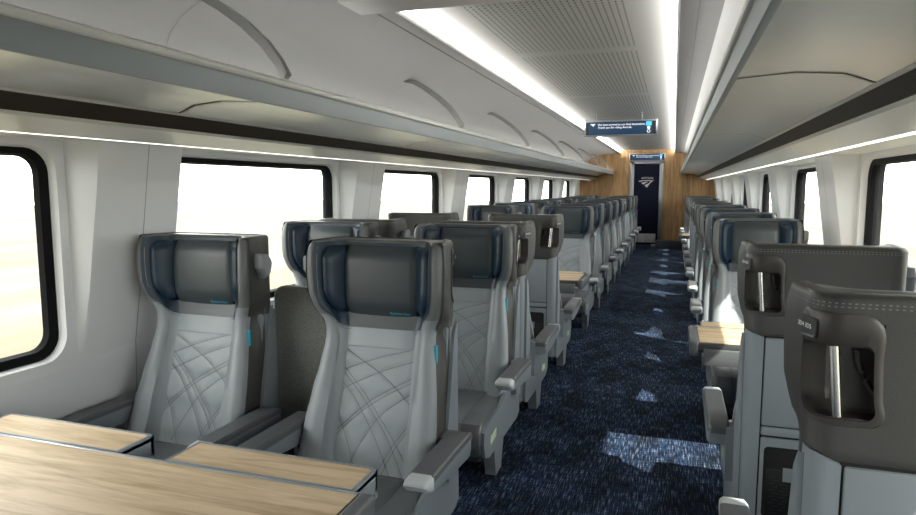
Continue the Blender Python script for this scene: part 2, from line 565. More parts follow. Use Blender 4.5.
# luggage racks
for side, nm in ((-1, 'left'), (1, 'right')):
    X = (lambda x: x) if side < 0 else MX
    root = thing('luggage_rack', 'long open overhead luggage rack above the %s windows, pale underside and %s lip' % (nm, 'blue-grey'), 'luggage rack',
                 (X(-1.75), Y0, 1.70), 0, 'overhead luggage racks')
    def P(pts):
        return [(X(a) - X(-1.75), b - 1.70) for a, b in pts]
    L = Y1 - Y0 - .002
    bm = bmesh.new()   # lip face
    prism(bm, P([(-1.438, 1.725), (-1.432, 1.727), (-1.430, 1.765), (-1.434, 1.803), (-1.445, 1.803), (-1.450, 1.76), (-1.450, 1.728)]), 1, .001, L)
    lip = part('rack_lip', root, bm, 'rack_blue', angle=60)
    bm = bmesh.new()
    prism(bm, P([(-1.426, 1.801), (-1.421, 1.806), (-1.422, 1.814), (-1.427, 1.816), (-1.427, 1.819), (-1.424, 1.823), (-1.430, 1.829), (-1.446, 1.829), (-1.452, 1.815), (-1.444, 1.801)]), 1, .001, L)
    part('lip_trim', root, bm, 'trim_white', angle=60)
    bm = bmesh.new()
    prism(bm, P([(-1.445, 1.728), (-1.60, 1.738), (-1.72, 1.728), (-1.80, 1.698), (-1.80, 1.712), (-1.72, 1.744), (-1.60, 1.752), (-1.445, 1.745)]), 1, .001, L)
    part('rack_shelf', root, bm, 'rack_under', angle=60)
    bm = bmesh.new()
    prism(bm, P([(-1.795, 1.696), (-1.812, 1.690), (-1.812, 1.705), (-1.795, 1.71)]), 1, .001, L)
    part('shelf_edge', root, bm, 'trim_white')
    bm = bmesh.new()
    prism(bm, P([(-1.806, 1.694), (-1.832, 1.642), (-1.85, 1.642), (-1.85, 1.70)]), 1, .001, L)
    part('dark_band', root, bm, 'band_brown', smooth=False)
    for k in range(0, 8):      # joints of the underside every 2.2 m
        bm = bmesh.new()
        y = 2.03 + 2.2 * k - Y0 - 2.2
        jp = P([(-1.452, 1.7268), (-1.60, 1.7362), (-1.72, 1.7262), (-1.798, 1.6985)])
        loft(bm, [[(a, y, b) for a, b in jp], [(a, y + .008, b) for a, b in jp]], closed=False)
        part('shelf_joint', root, bm, 'gap_black', smooth=False)
        bm = bmesh.new()
        y = 2.04 + 2.2 * k - Y0 - 2.2
        jp = P([(-1.452, 1.7250), (-1.60, 1.7348), (-1.72, 1.7248), (-1.797, 1.6970)])
        loft(bm, [[(a, y, b) for a, b in jp], [(a, y + .022, b) for a, b in jp]], closed=False)
        part('joint_trim', root, bm, 'trim_white', smooth=False)
    # struts from the lip up to the ceiling
    for k in range(0, 7):
        y = 2.22 + 2.2 * k
        st = thing('rack_strut', 'x', 'rack strut', (X(-1.44), y, 1.83), 0, 'curved struts of the %s luggage rack' % nm)
        st['label'] = 'curved grey strut rising from the %s luggage rack lip, %s from the camera' % (nm, ['first', 'second', 'third', 'fourth', 'fifth', 'sixth', 'seventh'][k])
        pts = [(-1.437, 1.8415), (-1.47, 1.90), (-1.53, 1.975), (-1.62, 2.055), (-1.72, 2.125), (-1.80, 2.17), (-1.87, 2.186)]
        bm = bmesh.new()
        rings = []
        for i, (px, pz) in enumerate(pts):
            rings.append([(X(px) - X(-1.44) + a * .012, b * .016, pz - 1.83 + c * .012) for a, b, c in ((-1, -1, -1), (1, -1, 1), (1, 1, 1), (-1, 1, -1))])
        loft(bm, rings)
        me = part('strut_bar', st, bm, 'strut', smooth=False)
    # cornice above the windows
    bm = bmesh.new()
    pc = [(X(a), b) for a, b in ((-1.832, 1.645), (-1.85, 1.632), (-2.010, 1.596), (-2.010, 1.625), (-1.85, 1.66))]
    prism(bm, pc, 1, Y0, Y1)
    struct('trim_cornice_' + nm, bm, 'rack_pale', smooth=False)
    bm = bmesh.new()
    dzl = .0025 if side < 0 else 0
    pc = [(X(a), b) for a, b in ((-2.012, 1.5945 + dzl), (-2.024, 1.590 + dzl * 1.6), (-2.024, 1.62), (-2.012, 1.62))]
    prism(bm, pc, 1, Y0, Y1)
    o = mesh_obj('window_light', bm, 'led_soft', smooth=False)
    o['label'] = 'thin bright light line under the cornice over the %s windows' % nm
    o['category'] = 'light'
    bm = bmesh.new()
    pc = [(X(a), b) for a, b in ((-2.026, 1.60), (-2.36, 1.60), (-2.36, 1.64), (-2.026, 1.64))]
    prism(bm, pc, 1, Y0, Y1)
    struct('trim_soffit_' + nm, bm, 'wall_white', smooth=False)

# walls with windows
FAR = [1.83 + 2.19 * k for k in range(-1, 7)]       # far edge of each pane
GL = 1.52
n_win = 0
for side, nm in ((-1, 'left'), (1, 'right')):
    X = (lambda x: x) if side < 0 else MX
    bm = bmesh.new()
    # lower wall
    prism(bm, [(X(a), b) for a, b in ((-2.285, 0.0), (-2.272, 0.60), (-2.262, 0.70), (-2.29, .716), (-2.42, .716), (-2.42, 0.0))], 1, Y0, Y1)
    # ledge heating duct at the floor
    # bays with rounded holes
    edges = []
    for f in FAR:
        a, b = f - GL, f
        c0, c1 = f - 2.19 + .335, f + .335
        c0 = max(c0, Y0) if c0 > Y0 - 2 else c0
        if f == FAR[-1]: c1 = Y1
        hole = rrect(a - .06, b + .06, .745, 1.575, .10)
        rim = rrect(a - .045, b + .045, .757, 1.563, .09)
        outer = []
        n = len(hole)
        # outer rectangle points matched to the hole outline
        for (py, pz) in hole:
            cyy, czz = (a + b) / 2, 1.16
            dy, dz = py - cyy, pz - czz
            hy = (c1 - cyy) if dy > 0 else (cyy - c0)
            hz = (1.60 - czz) if dz > 0 else (czz - .70)
            i = len(outer)
            k, q = divmod(i, 7)
            sy, sz = (1 if dy > 0 else -1), (1 if dz > 0 else -1)
            tz, ty = hz / max(abs(dz), 1e-6), hy / max(abs(dy), 1e-6)
            onh = (q < 3) if k in (0, 2) else (q > 3)
            if onh:
                outer.append((cyy + sy * min(abs(dy) * tz, hy), czz + sz * hz))
            else:
                outer.append((cyy + sy * hy, czz + sz * min(abs(dz) * ty, hz)))
        for k in range(4):  # snap corners
            i = k * 7 + 3
            oy = c1 if outer[i][0] > (a + b) / 2 else c0
            oz = 1.60 if outer[i][1] > 1.16 else .70
            outer[i] = (oy, oz)
        loft(bm, [[(X(-2.262), y, z) for y, z in outer], [(X(-2.262), y, z) for y, z in hole], [(X(-2.305), y, z) for y, z in rim]], cap0=False, cap1=False)
    struct('wall_' + nm, bm, 'wall_white', angle=30)
    # outer skin so no light enters except through the panes
    bm = bmesh.new()
    add_box(bm, *sorted((X(-2.42), X(-2.45))), Y0, Y1, -.08, .70)
    add_box(bm, *sorted((X(-2.33), X(-2.45))), Y0, Y1, 1.60, 2.42)
    struct('wall_%s_shell' % nm, bm, 'wall_grey', smooth=False)
    for f in FAR:
        n_win += 1
        a, b = f - GL, f
        w = bpy.data.objects.new('window_%d' % n_win, None)
        COL.objects.link(w)
        w.location = (X(-2.31), (a + b) / 2, 1.16)
        w['kind'] = 'structure'
        def Q(pts, x):
            return [(X(x) - X(-2.31), y - (a + b) / 2, z - 1.16) for y, z in pts]
        o1 = rrect(a - .05, b + .05, .752, 1.568, .095)
        o2 = rrect(a - .012, b + .012, .788, 1.542, .07)
        o3 = rrect(a - .004, b + .004, .796, 1.534, .065)
        bm = bmesh.new()
        loft(bm, [Q(o1, -2.37), Q(o1, -2.292), Q(o2, -2.296), Q(o3, -2.318)], cap0=False, cap1=False)
        g = part('window_frame', w, bm, 'gasket', angle=50)
        bm = bmesh.new()
        loft(bm, [Q(rrect(a - .02, b + .02, .78, 1.55, .07), -2.313), Q(rrect(a - .02, b + .02, .78, 1.55, .07), -2.317)])
        part('pane', w, bm, 'glass', smooth=False)
    # pillars between the windows, leaning in towards the cornice
    for k, f in enumerate(FAR):
        p0, p1 = f + .095, f + .60
        bm = bmesh.new()
        rings = []
        for z, xin, ch in ((1.60, -2.125, .05), (1.4, -2.155, .05), (1.2, -2.185, .045), (1.0, -2.212, .04), (.85, -2.238, .03), (.74, -2.258, .014), (.66, -2.268, .01)):
            rings.append([(X(-2.30), p0, z), (X(-2.269), p0, z), (X(xin - .004), p0 + ch, z), (X(xin), p0 + ch + .02, z), (X(xin - .003), (p0 + p1) / 2, z), (X(xin), p1 - .012, z), (X(xin - .01), p1, z), (X(-2.30), p1, z)])
        loft(bm, rings)
        struct('wall_%s_pillar' % nm, bm, 'wall_white', angle=35)
        bm = bmesh.new()
        ys = p0 + .30
        loft(bm, [[(X(xi + .0015), ys - .002, z), (X(xi + .0015), ys + .002, z)] for z, xi in ((1.598, -2.128), (1.4, -2.158), (1.2, -2.188), (1.0, -2.215), (.85, -2.241), (.74, -2.2595), (.2, -2.279))], closed=False)
        struct('trim_pillar_%s' % nm, bm, 'strut', smooth=False)

# outside ground
bm = box(-90, 90, -60, 120, -1.5, -1.3)
o = mesh_obj('field', bm, 'field', smooth=False)
o['kind'] = 'structure'

# rear bulkhead (behind the camera) and end wall with the door
bm = box(XL - .1, XR + .1, Y0 - .1, Y0, -.08, 2.42)
struct('wall_rear', bm, 'wall_grey', smooth=False)
bm = box(XL - .15, XR + .15, Y0 - .1, Y1 + .3, 2.42, 2.46)
struct('ceiling_roof', bm, 'wall_grey', smooth=False)
DX0, DX1 = -1.035, -.255
bm = bmesh.new()
add_box(bm, XL - .1, DX0, Y1, Y1 + .08, 0, 2.40)
add_box(bm, DX1, XR + .1, Y1, Y1 + .08, 0, 2.40)
add_box(bm, DX0, DX1, Y1, Y1 + .08, 2.06, 2.40)
struct('wall_end', bm, 'oak_wall', smooth=False)
d = bpy.data.objects.new('door_1', None)
COL.objects.link(d)
d.location = (XC, Y1, 0)
d['kind'] = 'structure'
bm = bmesh.new()
for s in (-1, 1):
    add_box(bm, s * .345 - .045, s * .345 + .045, -.03, .10, 0, 2.03, .008)
add_box(bm, -.39, .39, -.03, .10, 1.98, 2.05, .008)
part('door_frame', d, bm, 'metal_frame')
leaf = part('door_leaf', d, box(-.30, .30, .04, .08, 0.0, 1.98), 'door_navy', smooth=False)
bm = bmesh.new()
add_box(bm, -.25, -.012, .030, .042, .05, .27, .003)
add_box(bm, -.008, .25, .030, .042, .05, .27, .003)
part('kick_plate', d, bm, 'kick_plate')
# emblem: sweeping travel mark with the word above it
bm = bmesh.new()
def poly(bm, pts, y, mi=0):
    loft(bm, [[(px, y, pz) for px, pz in pts], [(px, y - .004, pz) for px, pz in pts]], mi=mi)
def emblem(bm, cx, cz, s, y):
    sh = [
        [(-1.0, .32), (-.55, .42), (.05, .44), (.95, .44), (.55, .36), (.1, .32), (-.35, .34), (-.8, .22)],
        [(-.62, .10), (-.2, .22), (.2, .26), (-.05, .10), (-.35, -.08), (-.5, -.04)],
        [(-.25, -.18), (.25, .05), (.42, .28), (.80, .36), (.45, .10), (.2, -.25), (.05, -.48)],
    ]
    for pts in sh:
        poly(bm, [(cx + a * s, cz + b * s) for a, b in pts], y)
emblem(bm, 0, 1.50, .20, .037)
part('emblem', leaf, bm, 'white_print', smooth=False)
t = text_part('lettering', 'AMTRAK', .075, leaf, (.02, .035, 1.635), (PI / 2, 0, 0), 'white_print')

# overhead signs
def make_sign(label, loc, w, h, big=True):
    root = thing('information_display', label, 'sign', loc, 0, 'passenger information displays')
    part('housing', root, box(-w / 2, w / 2, 0, .07, -h / 2, h / 2, .006), 'metal_frame')
    s = part('screen', root, box(-w / 2 + .02, w / 2 - .02, -.004, .002, -h / 2 + .022, h / 2 - .022), 'plastic_black', smooth=False)
    part('lit_area', root, box(-w / 2 + .055, w / 2 - .06, -.007, -.003, -h / 2 + .026, h / 2 - .026), 'screen_blue', smooth=False)
    k = h / .2
    text_part('message', 'We have arrived at our final destination.\nThank you for riding Amtrak.', .0345 * w / .87, root, (-w * .31, -.009, .024 * k), (PI / 2, 0, 0), 'screen_white', 'LEFT', .0005)
    bm = bmesh.new()
    emblem(bm, -w * .375, .04 * k, .035 * w / .87, -.008)
    part('emblem', root, bm, 'screen_white', smooth=False)
    part('cyan_tile', root, box(w * .345, w * .42, -.010, -.006, .02 * k, .07 * k), 'screen_cyan', smooth=False)
    bm = bmesh.new()
    for zz, rr in ((-.003 * k, .018 * k), (-.045 * k, .019 * k)):
        pts = []
        n = 20
        ro = [(w * .382 + math.cos(2 * PI * i / n) * rr, -.009, zz + math.sin(2 * PI * i / n) * rr) for i in range(n)]
        ri = [(w * .382 + math.cos(2 * PI * i / n) * rr * (.3 if zz > -.01 * k else .72), -.009, zz + math.sin(2 * PI * i / n) * rr * (.3 if zz > -.01 * k else .72)) for i in range(n)]
        loft(bm, [ro, ri], cap0=False, cap1=(False))
    part('icon', root, bm, 'screen_white', smooth=False)
    return root
sg = make_sign('hanging ceiling information display with white text, in mid carriage', (XC, 8.2, 2.135), .87, .20)
bm = bmesh.new()
for s in (-.3, .25):
    add_box(bm, s - .008, s + .008, .03, .04, .10, .192)
part('bracket', sg, bm, 'ceiling_side', smooth=False)
make_sign('small information display with white text mounted above the end door', (XC, Y1 - .09, 2.140), .84, .19)

# low grey box by the end wall
t = thing('storage_box', 'low dark grey box on the carpet in front of the wooden end wall', 'box', (-.07, 15.86, 0))
part('body', t, box(-.30, .30, -.12, .25, 0.0, .17, .012), 'box_grey')
part('step', t, box(-.40, -.30, -.05, .12, 0, .07, .01), 'plastic_grey')

# ------------------------------------------------------------------ seat
# rows of the back body: z, half outer, half inner, y of wing front, y of inner back, y rear
ROWS = [
    (0.30, .262, .166, -.345, -.275, -.03), (0.40, .262, .165, -.320, -.250, -.03), (0.52, .257, .164, -.278, -.212, -.03),
    (0.64, .244, .163, -.235, -.175, -.03), (0.74, .228, .162, -.200, -.147, -.03), (0.82, .218, .162, -.174, -.126, -.02),
    (0.87, .217, .165, -.166, -.114, -.008), (0.91, .226, .172, -.172, -.106, 0.0), (0.945, .248, .190, -.188, -.100, 0.0),
    (0.98, .256, .205, -.204, -.097, 0.0), (1.02, .264, .212, -.214, -.095, 0.0), (1.10, .267, .215, -.217, -.094, 0.0),
    (1.17, .266, .215, -.213, -.094, 0.0), (1.205, .261, .214, -.203, -.092, 0.0)]
def row_at(z):
    R = ROWS
    if z <= R[0][0]: return R[0][1:]
    if z >= R[-1][0]: return R[-1][1:]
    for a, b in zip(R, R[1:]):
        if a[0] <= z <= b[0]:
            t = (z - a[0]) / (b[0] - a[0])
            t = t * t * (3 - 2 * t) * .35 + t * .65
            return tuple(p + (q - p) * t for p, q in zip(a[1:], b[1:]))
def half_outer(r):
    ho, hi, yf, bi, yr = r
    c = .045
    hr = .248
    pts = [(0, yr), (hr * .4, yr), (hr - c - .03, yr)]
    for k in range(5):
        a = PI / 2 * k / 4
        pts.append((hr - c + c * math.sin(a), yr - c + c * math.cos(a)))
    pts += [(hr + (ho - hr) * .12, yr - .075), (hr + (ho - hr) * .55, yr + (yf - yr) * .55), (ho - .002, yf + .045), (ho - .001, yf + .022)]
    return pts
def half_tip(r):
    ho, hi, yf, bi, yr = r
    m = (ho + hi) / 2
    return [(ho - .009, yf + .007), (m + .006, yf), (m - .010, yf + .001), (hi + .003, yf + .010)]
def half_inner(r):
    ho, hi, yf, bi, yr = r
    d = bi - yf
    hb = min(hi, .196)
    return [(hi, yf + .026), ((hi + hb) / 2 - .002, yf - d * 0 + d * .5), (hb - .010, yf + d * .8), (hb - .024, bi - .006), (min(hb - .034, .160), bi), (.12, bi + .002), (.06, bi + .004), (0, bi + .004)]
def loop_at(z, inset=0.0, dz=0.0):
    r = row_at(z)
    ho, hi, yf, bi, yr = r
    if inset:
        r = (ho - inset, hi + inset * .8, yf + inset, bi - inset * .6, yr - inset)
    h = half_outer(r) + half_tip(r) + half_inner(r)
    right = h
    left = [(-x, y) for x, y in h[-2:0:-1]]
    return [(x, y, z + dz) for x, y in right + left]

def inner_path(z, off=0.0):
    """inner face from the left wing tip across the back to the right wing tip"""
    r = row_at(z)
    h = half_tip(r)[2:] + half_inner(r)
    pts = [(-x, y) for x, y in h] + [(x, y) for x, y in h[-2::-1]]
    return offset_path(pts, off)
def outer_path(z, off=0.0, n=0):
    r = row_at(z)
    h = half_outer(r)
    pts = [(x, y) for x, y in h[:0:-1]] + [(-x, y) for x, y in h]
    return offset_path(pts, off)
def offset_path(pts, off):
    if not off: return pts
    out = []
    for i, p in enumerate(pts):
        a, b = pts[max(i - 1, 0)], pts[min(i + 1, len(pts) - 1)]
        dx, dy = b[0] - a[0], b[1] - a[1]
        l = math.hypot(dx, dy) or 1
        out.append((p[0] - dy / l * off, p[1] + dx / l * off))
    return out
def resample(pts, n):
    L = [0]
    for a, b in zip(pts, pts[1:]):
        L.append(L[-1] + math.hypot(b[0] - a[0], b[1] - a[1]))
    out = []
    for k in range(n):
        t = L[-1] * k / (n - 1)
        i = 0
        while i < len(L) - 2 and L[i + 1] < t: i += 1
        u = (t - L[i]) / max(L[i + 1] - L[i], 1e-9)
        out.append((pts[i][0] + (pts[i + 1][0] - pts[i][0]) * u, pts[i][1] + (pts[i + 1][1] - pts[i][1]) * u))
    return out, L[-1]

# quilting lines (u across, v down)
QL = [[(0, 0), (.32, .12), (.66, .26), (1, .47)], [(1, -.02), (.62, .05), (.3, .13), (0, .22)], [(1, .07), (.5, .2), (0, .38)],
      [(1, .19), (.45, .42), (0, .72)], [(1, .225), (.45, .455), (0, .755)], [(1, .31), (.55, .56), (.2, 1.02)],
      [(0, .13), (.35, .36), (.75, .68), (1, .92)], [(0, .165), (.33, .39), (.72, .715), (.96, 1.02)], [(0, .25), (.3, .46), (.6, .76), (.8, 1.02)],
      [(0, .50), (.22, .76), (.36, 1.02)], [(1, .53), (.78, .74), (.58, 1.02)], [(1, .565), (.81, .76), (.64, 1.02)]]
def seg_d(px, py, a, b, ax, ay):
    x1, y1, x2, y2 = a[0] * ax, a[1] * ay, b[0] * ax, b[1] * ay
    dx, dy = x2 - x1, y2 - y1
    t = max(0, min(1, ((px - x1) * dx + (py - y1) * dy) / (dx * dx + dy * dy)))
    return math.hypot(px - x1 - t * dx, py - y1 - t * dy)
def smooth_line(l, n=10):
    out = []
    P = [l[0]] + l + [l[-1]]
    for i in range(1, len(P) - 2):
        for k in range(n):
            t = k / n
            p0, p1, p2, p3 = P[i - 1], P[i], P[i + 1], P[i + 2]
            out.append(tuple(.5 * ((2 * p1[j]) + (-p0[j] + p2[j]) * t + (2 * p0[j] - 5 * p1[j] + 4 * p2[j] - p3[j]) * t * t + (-p0[j] + 3 * p1[j] - 3 * p2[j] + p3[j]) * t ** 3) for j in (0, 1)))
    out.append(l[-1])
    return out
QS = [smooth_line(l, 5) for l in QL]
def quilt_depth(u, v, W, H):
    d = 1e9
    px, py = u * W, v * H
    for l in QS:
        for a, b in zip(l, l[1:]):
            d = min(d, seg_d(px, py, a, b, W, H))
    return -0.0030 * math.exp(-(d / .003) ** 2) + .0012 * min(1, d / .02)

def make_backrest_bm(handle):
    bm = bmesh.new()
    zs = [.30, .36, .42, .48, .54, .60, .66, .72, .76, .80, .83, .86, .885, .91, .93, .95, .97, .99, 1.01, 1.04, 1.08, 1.12, 1.16, 1.19]
    rings = [loop_at(z) for z in zs]
    rings.append(loop_at(1.205, .003, -.001))
    rings.append(loop_at(1.205, .009, .0085))
    rings.append(loop_at(1.205, .018, .0125))
    loft(bm, rings, cap0=True, cap1=True)
    if handle:
        kill = []
        for f in bm.faces:
            c = f.calc_center_median()
            if not (.975 < c.z < 1.175) or len(f.verts) > 4: continue
            pts = outer_path(c.z)
            if handle < 0: pts = pts[::-1]
            best, acc = (9, 0), 0
            for a, b in zip(pts, pts[1:]):
                l = math.hypot(b[0] - a[0], b[1] - a[1])
                for t in (0, .25, .5, .75):
                    d = math.hypot(a[0] + (b[0] - a[0]) * t - c.x, a[1] + (b[1] - a[1]) * t - c.y)
                    if d < best[0]: best = (d, acc + l * t)
                acc += l
            if best[0] < .012 and SH0 - .02 < best[1] < SH1 + .03:
                kill.append(f)
        bmesh.ops.delete(bm, geom=kill, context='FACES')
    for f in bm.faces:
        c = f.calc_center_median()
        if c.z < .90 and len(f.verts) == 4 and c.y > row_at(c.z)[2] + .038 and abs(c.x) > row_at(c.z)[0] - .012:
            f.material_index = 1
        elif c.z > .93:
            f.material_index = 2
    return bm

def make_cover_bm(handle):
    """dark leather over the rear and outer sides of the head section, with the grab opening left out"""
    bm = bmesh.new()
    N = 64
    zs = [.885 + (1.204 - .885) * k / 26 for k in range(27)]
    rows = []
    for z in zs:
        pts, L = resample(outer_path(z, -.004), N)
        rows.append(pts)
    V = [[bm.verts.new((x, y, z)) for x, y in r] for r, z in zip(rows, zs)]
    # top roll
    for ins, dz in ((.002, .007), (.007, .0125), (.017, .0155), (.05, .0165)):
        pts, L = resample(outer_path(1.2, -.004 + ins if ins < .03 else .03), N)
        V.append([bm.verts.new((x, y, 1.204 + dz)) for x, y in pts])
    for j in range(len(V) - 1):
        for i in range(N - 1):
            x, y = V[j][i].co.x * handle, V[j][i].co.y
            zc = (V[j][i].co.z + V[j + 1][i].co.z) / 2
            s = arc_s(rows[min(j, 26)], i, handle) if handle else 0
            if handle and j < 26 and .985 < zc < 1.170 and SH0 + .006 < s < SH1 - .006:
                continue
            bm.faces.new((V[j][i], V[j][i + 1], V[j + 1][i + 1], V[j + 1][i]))
    return bm
SH0, SH1 = .128, .296   # arc length window of the grab handle, measured from the wing front edge on the aisle side
def arc_s(pts, i, handle):
    if handle > 0:
        seq = pts[:i + 1]
    else:
        seq = pts[i:][::-1]
    s = 0
    for a, b in zip(seq, seq[1:]):
        s += math.hypot(b[0] - a[0], b[1] - a[1])
    return s
def surf(s, z, handle, off=0.0):
    """point on the outer surface at arc length s from the aisle wing front"""
    pts = outer_path(z, -.004 - off)
    if handle < 0:
        pts = pts[::-1]
    acc = 0
    for a, b in zip(pts, pts[1:]):
        l = math.hypot(b[0] - a[0], b[1] - a[1])
        if acc + l >= s:
            u = (s - acc) / l
            return (a[0] + (b[0] - a[0]) * u, a[1] + (b[1] - a[1]) * u, z)
        acc += l
    return (*pts[-1], z)

def make_handle(parent, handle, cover):
    # frame outline and opening in (s, z)
    out = rrect(SH0, SH1 + .006, .968, 1.186, [.035, .050, .012, .045], 6)
    inn = rrect(SH0 + .010, SH1 - .006, .982, 1.122, [.026, .020, .010, .04], 6)
    def dens(pts, m=10):
        o_ = []
        for i, p in enumerate(pts):
            o_.append(p)
            if i % 7 == 6:
                q = pts[(i + 1) % len(pts)]
                o_ += [(p[0] + (q[0] - p[0]) * k / m, p[1] + (q[1] - p[1]) * k / m) for k in range(1, m)]
        return o_
    out, inn = dens(out), dens(inn)
    bm = bmesh.new()
    def M(pts, off):
        return [surf(s, z, handle, off) for s, z in pts]
    def scale(pts, k):
        cs = sum(p[0] for p in pts) / len(pts); cz = sum(p[1] for p in pts) / len(pts)
        return [(cs + (p[0] - cs) * k, cz + (p[1] - cz) * k) for p in pts]
    mid1 = [(a[0] * .92 + b[0] * .08, a[1] * .92 + b[1] * .08) for a, b in zip(out, inn)]
    mid2 = [(a[0] * .5 + b[0] * .5, a[1] * .5 + b[1] * .5) for a, b in zip(out, inn)]
    mid3 = [(a[0] * .1 + b[0] * .9, a[1] * .1 + b[1] * .9) for a, b in zip(out, inn)]
    R = loft(bm, [M(out, -.004), M(out, .0015), M(mid1, .0035), M(mid2, .0035), M(mid3, .0035), M(inn, .001), M(scale(inn, .99), -.02), M(scale(inn, .96), -.040), M(scale(inn, .88), -.045), M(scale(inn, .6), -.045), M(scale(inn, .3), -.045)], cap0=False, cap1=True)
    fr = part('grab_frame', parent, bm, 'bronze', angle=28)
    # rib seen inside the recess
    bm = bmesh.new()
    tube(bm, [surf(SH0 + .085 + .07 * (t ** 1.6), 1.110 - .105 * math.sin(t * PI / 2) , handle, -.035) for t in [k / 8 for k in range(9)]], .006, 8)
    part('recess_rib', fr, bm, 'bronze')
    bm = bmesh.new()
    a = surf(SH0 + .078, .984, handle, -.008)
    b = surf(SH0 + .078, 1.121, handle, -.008)
    tube(bm, [a, b], .0095, 16)
    part('grab_bar', fr, bm, 'steel')
    # seat number plate on the side of the upper band
    sh = [(SH0 + .004, 1.128), (SH0 + .05, 1.128), (SH0 + .05, 1.172), (SH0 + .004, 1.172)]
    bm = bmesh.new()
    loft(bm, [[surf(s, z, handle, .0062) for s, z in rrect(SH0 + .006, SH0 + .062, 1.130, 1.170, .005, 2)], [surf(s, z, handle, .0085) for s, z in rrect(SH0 + .007, SH0 + .061, 1.131, 1.169, .005, 2)]], cap0=False)
    pl = part('number_plate', fr, bm, 'plastic_dark', smooth=False)
    p0 = Vector(surf(SH0 + .034, 1.153, handle, .0110))
    pa = Vector(surf(SH0 + .010, 1.153, handle, .0110))
    pb = Vector(surf(SH0 + .058, 1.153, handle, .0110))
    d = (pb - pa) if handle > 0 else (pa - pb)
    ang = math.atan2(d.y, d.x)
    text_part('seat_number', '3D4 3D5', .0135, pl, p0, (PI / 2, 0, ang), 'white_print', ext=.0004)
    return fr

def make_hook(parent, side):
    bm = bmesh.new()
    x = .262 * side
    pts = [(-.030, .040), (.018, .034), (.034, .010), (.022, -.030), (-.004, -.040), (-.012, -.018), (-.028, -.006)]
    rings = []
    for dx, k in ((0, .85), (.012, 1.0), (.026, .97), (.034, .75)):
        rings.append([(x + side * dx * 1.25, -.125 + a * k * 1.35, 1.10 + b * k * 1.35) for a, b in pts])
    loft(bm, rings)
    return part('coat_hook', parent, bm, 'leather_grey', angle=30)

def make_armrest(parent, x, tip=True, w=.040):
    bm = bmesh.new()
    # length direction y: from -.14 (rear) to -.60 (front)
    rings = []
    for y, zt, zb, k in ((-.13, .505, .430, .80), (-.17, .515, .420, 1), (-.30, .518, .430, 1), (-.45, .519, .446, 1), (-.55, .519, .463, 1)):
        hw = w * k
        rings.append([(x - hw * .8, y, zb), (x + hw * .8, y, zb), (x + hw, y, zb + .012), (x + hw, y, zt - .022)
                      , (x - hw, y, zt - .022), (x - hw, y, zb + .012)])
    loft(bm, rings)
    body = part('armrest', parent, bm, 'plastic_grey', angle=35)
    bm = bmesh.new()
    rings = []
    for y, zt, k in ((-.125, .497, .7), (-.135, .506, .95), (-.16, .517, 1), (-.30, .520, 1), (-.45, .521, 1), (-.55, .521, 1)):
        hw = w * k
        rings.append([(x - hw, y, zt - .024), (x + hw, y, zt - .024), (x + hw, y, zt - .007), (x + hw * .86, y, zt), (x - hw * .86, y, zt), (x - hw, y, zt - .007)])
    loft(bm, rings)
    part('armrest_pad', body, bm, 'armrest_pad', angle=35)
    bm = bmesh.new()
    rings = []
    for y, zt, zb, k in ((-.55, .5215, .462, 1.0), (-.585, .520, .478, .99), (-.603, .516, .488, .93), (-.609, .510, .495, .82)):
        hw = w * k + .0005
        c = .010 * k
        rings.append([(x - hw + c, y, zb), (x + hw - c, y, zb), (x + hw, y, zb + c), (x + hw, y, zt - c), (x + hw - c, y, zt), (x - hw + c, y, zt), (x - hw, y, zt - c), (x - hw, y, zb + c)])
    loft(bm, rings)
    part('armrest_tip', body, bm, 'plastic_light' if tip else 'plastic_grey', angle=50)
    return body

